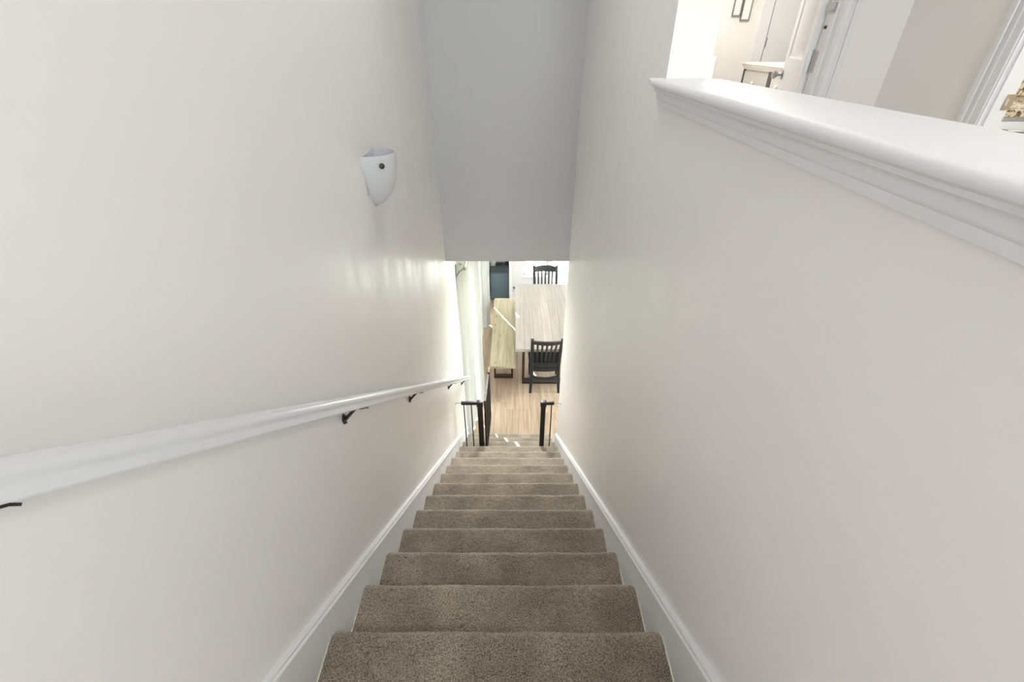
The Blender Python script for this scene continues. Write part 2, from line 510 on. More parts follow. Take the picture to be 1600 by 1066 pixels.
# lower floor: a base with every board laid on it
floor = struct(MB().box((-0.587, 4.17, -0.1), (4.0, 8.7, -0.012)), 'floor', M['floor_base'], 'light oak plank floor of the dining room', 'floor')
PW = 0.165
ci = 0
x = -0.587
while x < 2.6:
    y = 4.175 - random.uniform(0, 0.9)
    first = True
    while y < 8.66:
        L = random.uniform(0.9, 1.5)
        y0, y1 = max(y, 4.175), min(y + L, 8.66)
        if y1 - y0 > 0.05:
            b = MB().prism([(x + 0.0008, -0.012), (x + PW - 0.0008, -0.012), (x + PW - 0.0008, -0.0015), (x + PW - 0.0025, 0), (x + 0.0025, 0), (x + 0.0008, -0.0015)], 'y', y0 + 0.0008, y1 - 0.0008)
            b.build('plank', M['floor'], floor, origin=(x + PW / 2, (y0 + y1) / 2, 0))
        y += L
    x += PW
rest = MB().box((x, 4.175, -0.012), (4.0, 8.66, 0))
rest.build('floor_boarding', M['floor'], floor)

# outdoors
struct(MB().box((-30, -10, -0.5), (30, 45, -0.3)), 'ground', M['lawn'])
struct(MB().box((-8, 8.75, -0.3), (9, 16, -0.12)).box((-6, 0, -0.3), (-0.72, 12, -0.12)), 'ground_patio', M['patio'])
struct(MB().box((-0.7, 8.12, 2.55), (6.0, 10.6, 2.68)), 'roof_sun_blocker', M['sun_blocker'])  # unseen slab added to keep direct sun off the far windows

# ------------------------------------------------------------------ windows
def window(n, frame_boxes, pane_boxes, sill=None, label=None):
    w = empty('window_%d' % n); w['kind'] = 'structure'
    tag(w, label, 'window')
    for a, b in frame_boxes:
        MB().box(a, b, 0.004, 1).build('window_frame', M['trim'], w)
    for a, b in pane_boxes:
        MB().box(a, b).build('pane', M['glass'], w)
    if sill:
        MB().box(*sill, 0.006).build('window_sill', M['trim'], w)
    return w


fx0, fx1 = -0.685, -0.645
fb = [((fx0, WY0, WZ0), (fx1, WY0 + 0.04, WZ1)), ((fx0, WY1 - 0.03, WZ0), (fx1, WY1, WZ1)),
      ((fx0, WY0, WZ0), (fx1, WY1, WZ0 + 0.05)), ((fx0, WY0, WZ1 - 0.05), (fx1, WY1, WZ1)), ((fx0, 6.1, WZ0), (fx1, 6.16, WZ1))]
window(1, fb, [((-0.668, WY0 + 0.04, WZ0 + 0.05), (-0.662, 6.1, WZ1 - 0.05)), ((-0.668, 6.16, WZ0 + 0.05), (-0.662, WY1 - 0.03, WZ1 - 0.05))],
       None, 'tall left window hidden behind the white curtains')


def far_window(n, x0, x1, z0, z1, label):
    fb = [((x0, 8.04, z0), (x0 + 0.035, 8.09, z1)), ((x1 - 0.035, 8.04, z0), (x1, 8.09, z1)), ((x0, 8.04, z0), (x1, 8.09, z0 + 0.035)),
          ((x0, 8.04, z1 - 0.04), (x1, 8.09, z1)), ((x0, 8.045, (z0 + z1) / 2 + 0.2), (x1, 8.085, (z0 + z1) / 2 + 0.24))]
    window(n, fb, [((x0 + 0.03, 8.062, z0 + 0.03), (x1 - 0.03, 8.067, z1 - 0.03))], ((x0 - 0.02, 7.97, z0 - 0.03), (x1 + 0.02, 8.03, z0)), label)


far_window(2, FW0, FW1, 0.56, 2.3, 'bright window with a low white sill left of the far chair')
far_window(3, FW2, FW3, 0.21, 2.3, 'bright taller window right of the far chair')

window(4, [((4.03, 4.1, 0.15), (4.08, 4.15, 2.1)), ((4.03, 6.25, 0.15), (4.08, 6.3, 2.1)), ((4.03, 5.17, 0.15), (4.08, 5.23, 2.1)), ((4.03, 4.1, 0.15), (4.08, 6.3, 0.21)), ((4.03, 4.1, 2.04), (4.08, 6.3, 2.1))],
       [((4.05, 4.15, 0.21), (4.056, 5.17, 2.04)), ((4.05, 5.23, 0.21), (4.056, 6.25, 2.04))], None, 'unseen wide dining room window added to throw daylight on the stairwell')  # out of view, added as a daylight source for the stairwell
window(5, [((-0.05, -3.28, 4.0), (0.0, -3.23, 5.5)), ((1.2, -3.28, 4.0), (1.25, -3.23, 5.5)), ((0.57, -3.28, 4.0), (0.63, -3.23, 5.5)), ((-0.05, -3.28, 4.0), (1.25, -3.23, 4.05)), ((-0.05, -3.28, 5.45), (1.25, -3.23, 5.5))],
       [((0.0, -3.26, 4.05), (0.57, -3.254, 5.45)), ((0.63, -3.26, 4.05), (1.2, -3.254, 5.45))], None, 'unseen hall window added behind the top of the stairs for daylight')  # added behind the camera to light hall and stairwell

# ------------------------------------------------------------------ staircase
stairs = empty('staircase', (0, 4.17, 0))
tag(stairs, 'straight flight of taupe carpeted steps running down between cream walls', 'staircase')


def step(n):
    ny, nz = NY0 + RUN * n, NZ0 - RISE * n
    near = max(0, n + 1)
    g = 0.0034 if near < 4 else (0.006 if near < 8 else 0.011)
    r = 0.026
    prof = []
    def line(a, b):
        L = math.hypot(b[0] - a[0], b[1] - a[1]); k = max(1, int(L / g))
        for i in range(k):
            t = i / k
            prof.append((a[0] + (b[0] - a[0]) * t, a[1] + (b[1] - a[1]) * t))
    line((ny - RUN - 0.03, nz), (ny - r, nz))
    k = max(4, int(r * PI / 2 * 1.4 / g))
    for i in range(k + 1):
        a = PI / 2 - (PI / 2 + 0.45) * i / k
        prof.append((ny - r + r * math.cos(a), nz - r + r * math.sin(a)))
    e = prof.pop()
    line(e, (ny - 0.026, nz - 0.075)); line((ny - 0.026, nz - 0.075), (ny - 0.028, nz - RISE - 0.004))
    prof.append((ny - 0.028, nz - RISE - 0.004))
    x0, x1 = XL + 0.0195, XR - 0.0195
    m = max(8, int((x1 - x0) / g))
    P = len(prof)
    # outward direction of each profile point
    nor = []
    for i in range(P):
        a, b = prof[max(i - 1, 0)], prof[min(i + 1, P - 1)]
        dy, dz = b[0] - a[0], b[1] - a[1]; l = math.hypot(dy, dz) or 1
        nor.append((-dz / l, dy / l))
    vs = []
    amp = 0.0042
    for j in range(m + 1):
        xx = x0 + (x1 - x0) * j / m
        edge = min(xx - x0, x1 - xx)
        ed = -0.007 * max(0, 1 - edge / 0.014) ** 2
        for i, (py, pz) in enumerate(prof):
            q = Vector((xx, py, pz))
            d = 0.0035 * noise.noise(q * 7.0) + ed
            d += amp * (noise.noise(q * 150.0) * 0.6 + random.uniform(-0.5, 0.5) * 0.55 + 0.4 * noise.noise(q * 48.0))
            a, b = nor[i]
            # outward for this profile: up on the tread, +y on the riser
            vs.append((xx, py - a * d if False else py + (-a if a < -1e-9 else a) * d * (1 if True else 0), pz + (b if b > 0 else -b) * 0 + abs(b) * d) if False else (xx, py + abs(a) * d, pz + abs(b) * d))
    fs = [(j * P + i, (j + 1) * P + i, (j + 1) * P + i + 1, j * P + i + 1) for j in range(m) for i in range(P - 1)]
    me = bpy.data.meshes.new('step')
    me.from_pydata(vs, [], fs)
    me.polygons.foreach_set('use_smooth', [True] * len(fs))
    me.materials.append(M['carpet'])
    o = bpy.data.objects.new('step', me)
    col.objects.link(o)
    o.parent = stairs
    o.location = (0, -4.17, 0)


for n in range(-1, 15):
    step(n)

# ------------------------------------------------------------------ skirting along the stairs
def skirting(name, xw, sgn, y1, label):
    """board 18 mm proud of the wall plus a moulded cap; sgn is the direction into the stairwell"""
    y0 = -0.05
    top = 0.118
    t = lambda y, dz: noz(y) + dz
    pts = [(y0, t(y0, top)), (y1, t(y1, top)), (y1, max(0.0, t(y1, -0.28))), (4.2, 0.0), (y0, t(y0, -0.32))]
    yc = NY0 + (NZ0 - 0.30) / SL
    pts = [(y0, t(y0, top - 0.03)), (y1, max(0.09, t(y1, top - 0.03))), (y1, 0.0), (min(yc, y1 - 0.05), 0.0), (y0, t(y0, -0.30))]
    o = struct(MB().prism(pts, 'x', xw + sgn * 0.0005, xw + sgn * 0.0175), name, M['trim'], label, 'baseboard')
    cap = MB()
    ca = math.cos(math.atan(SL))
    # profile: (distance out of the wall, height over the board's top line)
    prof = [(0.0005, -0.034), (0.0175, -0.034), (0.021, -0.030), (0.021, -0.020), (0.016, -0.014), (0.0165, -0.008), (0.012, -0.002), (0.0005, 0.0)]
    vs = []
    for y in (y0, y1):
        for a, b in prof:
            vs.append((xw + sgn * a, y, t(y, top + b / ca)))
    k = len(prof)
    cap.add(vs, [(i, (i + 1) % k, k + (i + 1) % k, k + i) for i in range(k)])
    cap.add(vs, [tuple(range(k))[::-1], tuple(range(k, 2 * k))])
    cap.build('cap_moulding', M['trim'], o)
    return o


skirting('baseboard_left', XL, 1, 4.20, 'white stepped skirting board along the left side of the stairs')
skirting('baseboard_right', XR, -1, 3.70, 'white stepped skirting board along the right side of the stairs')
# short flat baseboards down in the dining room
bb = MB().prism([(XL + 0.0005, 0), (XL + 0.015, 0), (XL + 0.015, 0.085), (XL + 0.009, 0.10), (XL + 0.0005, 0.10)], 'y', 4.205, 4.50)
struct(bb, 'baseboard_dining_left', M['trim'])
bb = MB().prism([(8.0 - 0.0005, 0), (8.0 - 0.015, 0), (8.0 - 0.015, 0.085), (8.0 - 0.009, 0.10), (8.0 - 0.0005, 0.10)], 'x', -0.02, 4.0)
struct(bb, 'baseboard_far', M['trim'])
bb = MB().box((XL, 7.975, 0), (-0.455, 7.99, 0.1)).box((-0.462, 7.975, 0), (-0.452, 8.05, 0.1))
struct(bb, 'baseboard_niche', M['trim'])
struct(MB().box((-0.08, 7.985, 0), (-0.022, 8.0, CEIL - 0.02), 0.004, 1), 'trim_4', M['trim'], 'narrow white casing right of the dark bin', 'trim')
struct(MB().box((XL, 4.33, 0.0), (XL + 0.018, 4.50, 2.3), 0.004, 1), 'trim_5', M['trim'], 'white window casing at the foot of the left wall', 'trim')

# ------------------------------------------------------------------ cap on the half wall
CAPZ = 4.224
capo = empty('trim_1', (0.55, 0, 4.15)); capo['kind'] = 'structure'
tag(capo, 'white moulded cap running along the top of the half wall', 'trim')
r = 0.011
pr = [(0.440, CAPZ - 0.020), (0.4375, CAPZ - 0.016), (0.437, CAPZ - 0.010), (0.439, CAPZ - 0.005), (0.443, CAPZ - 0.0015), (0.450, CAPZ),
      (0.648, CAPZ), (0.655, CAPZ - 0.0015), (0.659, CAPZ - 0.006), (0.659, CAPZ - 0.016), (0.656, CAPZ - 0.020)]
cb = MB().prism(pr, 'y', -2.4, 1.659, True)
o = cb.build('cap_board', M['trim'], capo); o.location = (-0.55, 0, -4.15)
horn = MB().prism([(0.4375, CAPZ - 0.019), (0.4375, CAPZ - 0.004), (0.443, CAPZ - 0.0005), (0.4825, CAPZ - 0.0005), (0.4825, CAPZ - 0.019)], 'y', 1.659, 1.70)
o = horn.build('cap_end', M['trim'], capo); o.location = (-0.55, 0, -4.15)
mp = [(0.4825, 4.148), (0.4735, 4.148), (0.4725, 4.151), (0.4725, 4.163), (0.469, 4.166), (0.466, 4.172), (0.4665, 4.180), (0.463, 4.186),
      (0.456, 4.190), (0.455, 4.194), (0.455, 4.197), (0.450, 4.200), (0.447, 4.2035), (0.4825, 4.2035)]
mb = MB().prism(mp, 'y', -2.4, 1.685)
o = mb.build('cap_moulding', M['trim'], capo); o.location = (-0.55, 0, -4.15)
mp2 = [(XR2 + 0.0005, 4.148), (0.625, 4.148), (0.626, 4.163), (0.632, 4.180), (0.648, 4.2035), (XR2 + 0.0005, 4.2035)]
o = MB().prism(mp2, 'y', -2.4, 1.659).build('cap_moulding', M['trim'], capo); o.location = (-0.55, 0, -4.15)

# ------------------------------------------------------------------ handrail
rail = empty('handrail', (-0.527, 2.2, 2.5))
tag(rail, 'white handrail sloping down the left wall on dark brackets', 'handrail')
RC = 4.181                                        # centre height of the rail at y = 0
hw, hh = 0.0245, 0.0225
loaf = [(-0.80, -1.0), (0.80, -1.0), (0.92, -0.86), (0.92, -0.50), (0.84, -0.32), (0.84, -0.12), (0.97, 0.10), (1.0, 0.35), (0.94, 0.64), (0.74, 0.86), (0.4, 0.97),
        (-0.4, 0.97), (-0.74, 0.86), (-0.94, 0.64), (-1.0, 0.35), (-0.97, 0.10), (-0.84, -0.12), (-0.84, -0.32), (-0.92, -0.50), (-0.92, -0.86)]
loaf = [(a * hw, b * hh) for a, b in loaf]
xr_ = -0.527
path = [(xr_, y, RC - SL * y) for y in (-0.25, 1.2, 2.6, 4.20)] + [(xr_, 4.29, RC - SL * 4.29)]
o = MB().sweep(path, loaf).build('rail', M['rail'], rail); o.location = (0.527, -2.2, -2.5)
for by in (0.245, 1.17, 1.97, 3.20, 4.04):
    zc = RC - SL * by
    br = empty('bracket', (0, 0, 0)); br.parent = rail; br.location = (0.527, -2.2, -2.5)
    # move: parts below are in world measures, cancelled by the bracket's own offset
    zp = zc - 0.080
    pl = MB().lathe([(0.0, 0), (0.012, 0), (0.013, 0.002), (0.011, 0.005), (0.006, 0.008), (0.0, 0.0085)], (XL + 0.0003, by, zp), (1, 0, 0), 18)
    pl.v = [(a, b, zp + (c - zp) * 1.75) for a, b, c in pl.v]
    pl.lathe([(0.0, 0), (0.0045, 0), (0.0042, 0.002), (0.0, 0.003)], (XL + 0.007, by, zp + 0.016), (1, 0, 0), 10)
    pl.lathe([(0.0, 0), (0.0045, 0), (0.0042, 0.002), (0.0, 0.003)], (XL + 0.007, by, zp - 0.016), (1, 0, 0), 10)
    pl.build('wall_plate', M['bronze'], br)
    arm = MB().sweep([(XL + 0.004, by, zp - 0.004), (XL + 0.014, by + 0.004, zp + 0.006), (XL + 0.030, by + 0.010, zp + 0.022), (XL + 0.046, by + 0.016, zp + 0.037), (xr_, by + 0.022, zc - 0.044)],
                     lambda t: [((0.0065 - 0.002 * t) * math.cos(a), (0.013 - 0.007 * t) * math.sin(a)) for a in [2 * PI * j / 10 for j in range(10)]], up=(0, 1, 0))
    arm.build('bracket_arm', M['bronze'], br)
    dv = Vector((0, 1, -SL)).normalized(); c = Vector((xr_, by + 0.030, zc - 0.0335 - SL * 0.030))
    sd = MB().sweep([c - dv * 0.026, c - dv * 0.018 , c + dv * 0.030, c + dv * 0.040 - Vector((0, 0, 0.004))], lambda t: [(0.010, -0.002), (0.010, 0.0015), (-0.010, 0.0015), (-0.010, -0.002)], smooth=False)
    sd.build('saddle', M['bronze'], br)

# ------------------------------------------------------------------ sconce
sc = empty('wall_sconce', (XL, 1.945, 3.84))
tag(sc, 'pale half-shield uplight sconce with a dark knob on the left wall', 'sconce')
sh = MB()
K, J = 22, 16
def shade(u, w, out):
    """u along the wall from 0..pi, w from 0 (top) to 1 (tip)"""
    hwid = 0.099 * max(0.0, 1 - w ** 1.7) ** 0.72
    dep = 0.112 * max(0.0, 1 - w ** 2.6) ** 0.62
    return (XL + 0.0005 + max(0.0, dep - out) * math.sin(u) ** 0.8, 1.945 - (hwid - out * 0.8) * math.cos(u), 3.952 - 0.216 * w)
for out, flip in ((0.0, False), (0.0045, True)):
    vs = [shade(PI * i / K, j / J, out) for j in range(J + 1) for i in range(K + 1)]
    fs = [(j * (K + 1) + i, j * (K + 1) + i + 1, (j + 1) * (K + 1) + i + 1, (j + 1) * (K + 1) + i) for j in range(J) for i in range(K)]
    sh.add(vs, fs, True)
top_o = [shade(PI * i / K, 0, 0) for i in range(K + 1)]; top_i = [shade(PI * i / K, 0, 0.0045) for i in range(K + 1)]
sh.add(top_o + top_i, [(i, i + 1, K + 2 + i, K + 1 + i) for i in range(K)])
o = sh.build('shade', M['sconce'], sc); o.location = (-XL, -1.945, -3.84)
bp = MB().box((XL + 0.0004, 1.865, 3.80), (XL + 0.004, 2.025, 3.953), 0.0015, 1)
o = bp.build('back_plate', M['sconce'], sc); o.location = (-XL, -1.945, -3.84)
kp = shade(PI * 0.19, 0.17, 0)
kn = MB().lathe([(0.0, -0.002), (0.0055, -0.002), (0.0062, 0.003), (0.0105, 0.006), (0.011, 0.010), (0.008, 0.0135), (0.0, 0.0145)], kp, Vector((0.5, -0.85, 0.1)).normalized(), 18)
o = kn.build('knob', M['sconce_knob'], sc); o.location = (-XL, -1.945, -3.84)
lamp = MB().lathe([(0.0, 0), (0.013, 0), (0.014, 0.03), (0.021, 0.05), (0.022, 0.066), (0.014, 0.082), (0.0, 0.086)], (XL + 0.045, 1.945, 3.81), (0, 0, 1), 14)
o = lamp.build('bulb', M['pad'], sc); o.location = (-XL, -1.945, -3.84)

# ------------------------------------------------------------------ safety gate
GY, GZ0, GZ1 = 3.50, NZ0 - RISE * 12 + 0.006, 1.292
gate = empty('safety_gate', (0, GY, GZ0))
tag(gate, 'black metal safety gate standing open across the lower stairs', 'gate')
def gp(mb, name, m, parent=None, label=None):
    o = mb.build(name, m, gate if parent is None else parent)
    if parent is None:
        o.location = (0, -GY, -GZ0)
    if label: o['label'] = label
    return o
for (x0, x1, px0, px1, bars, padx, sg) in ((-0.527, -0.371, -0.364, -0.312, (-0.500, -0.425), XL, 1), (0.328, 0.413, 0.279, 0.328, (0.388,), XR, -1)):
    gp(MB().box((px0, GY - 0.022, GZ0), (px1, GY + 0.022, GZ1 - 0.002), 0.006), 'post', M['black'])
    gp(MB().box((px0 - 0.006, GY - 0.026, GZ1 - 0.055), (px1 + 0.006, GY + 0.026, GZ1 + 0.006), 0.006), 'post_cap', M['black'])
    gp(MB().box((x0, GY - 0.014, GZ1 - 0.036), (x1, GY + 0.014, GZ1), 0.007), 'top_rail', M['black'])
    gp(MB().box((x0, GY - 0.014, GZ0), (x1, GY + 0.014, GZ0 + 0.028), 0.007), 'bottom_rail', M['black'])
    for bx in bars:
        gp(MB().tube([(bx, GY, GZ0 + 0.014), (bx, GY, GZ1 - 0.02)], 0.0062, 10), 'bar', M['black'])
    for zz in (GZ1 - 0.018, GZ0 + 0.045):
        xe = x0 if sg > 0 else x1
        gp(MB().tube([(xe, GY, zz), (padx + sg * 0.010, GY, zz)], 0.004, 8), 'tension_bolt', M['nickel'], label='silver tension bolt')
        gp(MB().lathe([(0.0, 0), (0.021, 0), (0.022, 0.004), (0.014, 0.010), (0.0, 0.012)], (padx + sg * 0.0005, GY, zz), (sg, 0, 0), 16), 'wall_pad', M['pad'], label='white round wall pad')
gp(MB().box((-0.527, GY - 0.011, GZ0), (0.413, GY + 0.011, GZ0 + 0.022), 0.005), 'threshold_bar', M['black'])
gd = empty('gate_door'); gd.parent = gate; gd.location = (0, -GY, -GZ0)
DX, DY0, DY1 = -0.288, GY + 0.015, GY + 0.545
dxf = lambda y: DX + (y - DY0) * 0.03
gp(MB().tube([(DX, DY0, GZ0 + 0.0), (DX, DY0, GZ1 - 0.005)], 0.0105, 12), 'hinge_stile', M['black'], gd)
gp(MB().tube([(dxf(DY1), DY1, GZ0 + 0.0), (dxf(DY1), DY1, GZ1 - 0.005)], 0.0105, 12), 'latch_stile', M['black'], gd)
for zz in (GZ1 - 0.012, GZ0 + 0.012):
    gp(MB().sweep([(DX, DY0, zz), (dxf(DY1), DY1, zz)], [(-0.011, -0.012), (0.011, -0.012), (0.011, 0.012), (-0.011, 0.012)], smooth=False), 'door_rail', M['black'], gd)
for i in range(1, 9):
    y = DY0 + (DY1 - DY0) * i / 9
    gp(MB().tube([(dxf(y), y, GZ0 + 0.01), (dxf(y), y, GZ1 - 0.015)], 0.0058, 8), 'bar', M['black'], gd)
gp(MB().box((dxf(DY1) - 0.013, DY1 - 0.075, GZ1 - 0.002), (dxf(DY1) + 0.013, DY1 + 0.03, GZ1 + 0.016), 0.005), 'latch_handle', M['brown_plastic'], gd, 'brown latch handle at the free end')
gp(MB().box((dxf(DY1) - 0.012, DY1 + 0.008, GZ0 + 0.05), (dxf(DY1) + 0.012, DY1 + 0.02, GZ0 + 0.09), 0.003), 'lower_latch', M['black'], gd)

# ------------------------------------------------------------------ curtains and rod
def curtain(p0, p1, folds, amp, label, z0=0.02, z1=2.405, ph=0.0):
    mb = MB()
    n = folds * 12; rows = 14
    d = Vector((p1[0] - p0[0], p1[1] - p0[1], 0)); L = d.length; d.normalize(); s = Vector((-d.y, d.x, 0))
    for side in (0.0, 0.0025):
        vs = []
        for j in range(rows + 1):
            t = j / rows
            for i in range(n + 1):
                u = i / n
                a = amp * (0.75 + 0.35 * (1 - t)) * math.sin(2 * PI * folds * u + ph + 0.35 * math.sin(3 * t + 5 * u)) + amp * 0.25 * math.sin(2 * PI * folds * 2.0 * u + 1)
                c = Vector((p0[0], p0[1], 0)) + d * (L * u) + s * (a + side)
                vs.append((c.x, c.y, z0 + (z1 - z0) * t))
        mb.add(vs, [(j * (n + 1) + i, j * (n + 1) + i + 1, (j + 1) * (n + 1) + i + 1, (j + 1) * (n + 1) + i) for j in range(rows) for i in range(n)], True)
    o = mb.build('curtain', M['curtain'], None, origin=((p0[0] + p1[0]) / 2, (p0[1] + p1[1]) / 2, z0))
    tag(o, label, 'curtain', 'white curtains on the left window')
    return o


curtain((-0.566, 4.24), (-0.505, 4.70), 3, 0.024, 'white floor-length curtain panel right beside the end of the stair wall', ph=0.6)
curtain((-0.497, 4.80), (-0.462, 5.32), 3, 0.046, 'white curtain panel with broad folds behind the open gate door', ph=2.2)
curtain((-0.550, 5.34), (-0.550, 7.33), 12, 0.013, 'white curtain panel mostly hidden between the near and far panels', ph=1.0)
curtain((-0.520, 6.945), (-0.428, 7.12), 2, 0.020, 'gathered white curtain panel near the far end of the bench', ph=0.3)
curtain((-0.550, 7.42), (-0.550, 7.80), 3, 0.012, 'narrow white curtain panel added behind the gathered one to block sky light', ph=0.3)  # added panel, keeps sky light from the window end off the far wall
rod = empty('curtain_rod', (-0.49, 6.0, 2.42))
tag(rod, 'slim grey curtain rod on brackets above the white curtains', 'curtain rod')
def rp(mb, name):
    o = mb.build(name, M['rod'], rod); o.location = (0.49, -6.0, -2.42)
rp(MB().tube([(-0.49, 4.24, 2.42), (-0.49, 7.85, 2.42)], 0.010, 10), 'rod')
rp(MB().lathe([(0.0, 0), (0.012, 0), (0.018, 0.012), (0.02, 0.024), (0.012, 0.038), (0.0, 0.042)], (-0.49, 4.24, 2.42), (0, -1, 0), 14), 'finial')
for by in (4.27, 6.91, 7.82):
    rp(MB().box((XL + 0.0005, by - 0.010, 2.27), (XL + 0.006, by + 0.010, 2.44), 0.002, 1).tube([(XL + 0.004, by, 2.31), (-0.55, by, 2.36), (-0.49, by, 2.41)], 0.007, 8, (0, 1, 0)), 'bracket')

# ------------------------------------------------------------------ bench and table
def board_top(root, x0, x1, y0, y1, z0, z1, nb, m):
    w = (x1 - x0) / nb
    for i in range(nb):
        a = x0 + i * w
        MB().box((a + 0.0004, y0, z0), (a + w - 0.0004, y1, z1), 0.0018, 1).build('plank', m, root, origin=(a + w / 2, (y0 + y1) / 2, z0))


bench = empty('dining_bench', (0, 0, 0))
tag(bench, 'long yellow pine plank bench on dark steel legs left of the table', 'bench')
board_top(bench, -0.338, 0.034, 5.235, 7.305, 0.412, 0.45, 3, M['bench'])
def uframe(root, x0, x1, y, z1, bar, depth):
    mb = MB().box((x0, y, 0), (x0 + bar, y + depth, z1)).box((x1 - bar, y, 0), (x1, y + depth, z1))
    mb.box((x0 + bar, y, 0), (x1 - bar, y + depth, bar)).box((x0 + bar, y, z1 - 0.008), (x1 - bar, y + depth, z1))
    mb.build('leg_frame', M['leg_metal'], root)
uframe(bench, -0.293, -0.004, 5.545, 0.411, 0.028, 0.075)
uframe(bench, -0.293, -0.004, 6.93, 0.411, 0.028, 0.075)

table = empty('dining_table', (0, 0, 0))
tag(table, 'large whitewashed plank dining table on dark steel frame legs', 'table')
board_top(table, 0.030, 0.960, 5.215, 7.248, 0.715, 0.76, 7, M['table'])
uframe(table, 0.130, 0.860, 5.405, 0.714, 0.036, 0.105)
uframe(table, 0.130, 0.860, 6.95, 0.714, 0.036, 0.105)

# ------------------------------------------------------------------ chairs
def make_chair(loc, rz, label):
    r = empty('dining_chair', loc, rz)
    tag(r, label, 'chair', 'slat-back chairs at the dining table')
    m = M['chair']
    # seat, dished outline, wider in front (front = +y)
    out = []
    pts = [(-0.20, 0.045), (-0.232, 0.20), (-0.238, 0.38), (-0.215, 0.455), (-0.12, 0.478), (0.12, 0.478), (0.215, 0.455), (0.238, 0.38), (0.232, 0.20), (0.20, 0.045), (0.09, 0.025), (-0.09, 0.025)]
    sb = MB(); k = len(pts)
    layers = [(0.96, 0.425), (1.0, 0.436), (1.0, 0.452), (0.975, 0.460), (0.6, 0.452), (0.2, 0.449)]
    vs = []
    for f, z in layers:
        for a, b in pts:
            vs.append((a * f, 0.25 + (b - 0.25) * f, z))
    sb.add(vs, [(i * k + j, i * k + (j + 1) % k, (i + 1) * k + (j + 1) % k, (i + 1) * k + j) for i in range(len(layers) - 1) for j in range(k)], True)
    sb.add(vs, [tuple(range(k))[::-1], tuple(range((len(layers) - 1) * k, len(layers) * k))])
    sb.build('seat', m, r)
    rect = lambda w, d: [(-w, -d), (w, -d), (w, d), (-w, d)]
    for s in (-1, 1):
        path = [(s * 0.208, -0.005, 0), (s * 0.200, 0.022, 0.12), (s * 0.193, 0.047, 0.28), (s * 0.190, 0.055, 0.44), (s * 0.192, 0.042, 0.58), (s * 0.195, -0.002, 0.75), (s * 0.199, -0.070, 0.90), (s * 0.203, -0.128, 1.005)]
        def rp_(t):
            w = 0.018 + 0.004 * math.sin(PI * t) + 0.003 * t; d = 0.020 + 0.008 * math.sin(PI * t)
            return [(w * c[0], d * c[1]) for c in ((-1, -0.7), (-0.7, -1), (0.7, -1), (1, -0.7), (1, 0.7), (0.7, 1), (-0.7, 1), (-1, 0.7))]
        MB().sweep(path, rp_, up=(0, 1, 0)).build('leg', m, r)
        fp = [(s * 0.205, 0.44, 0), (s * 0.203, 0.43, 0.15), (s * 0.200, 0.42, 0.32), (s * 0.198, 0.415, 0.428)]
        MB().tube(fp, lambda t: 0.014 + 0.009 * math.sin(PI * min(1, t * 1.1)), 12, (0, 1, 0)).build('leg', m, r)
        MB().tube([(s * 0.198, 0.045, 0.20), (s * 0.203, 0.43, 0.17)], lambda t: 0.008 + 0.004 * math.sin(PI * t), 10).build('side_stretcher', m, r)
    # crest rail, bowed to the rear, and lower back rail
    def bowed(z0, z1, yb, half, bow, th, arch, name):
        n = 14; v = []
        for i in range(n + 1):
            u = -1 + 2 * i / n
            x = half * u; y = yb - bow * (1 - u * u)
            zt = z1 + arch * (1 - u * u); slope = -0.05
            for (dy, zz) in ((-th, z0), (th, z0), (th + slope, zt), (-th + slope, zt)) if name == 'crest_rail' else ((-th, z0), (th, z0), (th, zt), (-th, zt)):
                v.append((x, y + dy, zz))
        mbx = MB().add(v, [(i * 4 + j, i * 4 + (j + 1) % 4, (i + 1) * 4 + (j + 1) % 4, (i + 1) * 4 + j) for i in range(n) for j in range(4)], True)
        mbx.add(v, [(3, 2, 1, 0), (n * 4, n * 4 + 1, n * 4 + 2, n * 4 + 3)])
        mbx.build(name, m, r)
    bowed(0.905, 0.985, -0.072, 0.192, 0.040, 0.011, 0.012, 'crest_rail')
    bowed(0.475, 0.530, 0.045, 0.185, 0.022, 0.011, 0.0, 'lower_back_rail')
    bowed(0.360, 0.425, 0.055, 0.182, 0.018, 0.010, 0.0, 'rear_apron')
    bowed(0.375, 0.425, 0.425, 0.185, -0.008, 0.010, 0.0, 'front_apron')
    bowed(0.245, 0.280, 0.046, 0.186, 0.055, 0.011, 0.0, 'rear_stretcher')
    for i in range(5):
        u = (i - 2) / 3.0
        xt, xb = 0.192 * u, 0.170 * u
        yt, yb = -0.072 - 0.040 * (1 - u * u), 0.045 - 0.022 * (1 - u * u)
        pth = [(xb, yb, 0.525), (xb + (xt - xb) * 0.4, yb - 0.018, 0.66), (xb + (xt - xb) * 0.75, yb + (yt - yb) * 0.6, 0.80), (xt, yt - 0.002, 0.915)]
        MB().sweep(pth, [(-0.0135, -0.005), (0.0135, -0.005), (0.0135, 0.005), (-0.0135, 0.005)], up=(0, 1, 0), smooth=False).build('slat', m, r)
    return r


make_chair((0.457, 5.205, 0), 0.0, 'blue-black slat-back chair at the near table end, back to the stairs')
make_chair((0.570, 7.36, 0), PI, 'blue-black slat-back chair at the far table end before the bright window')

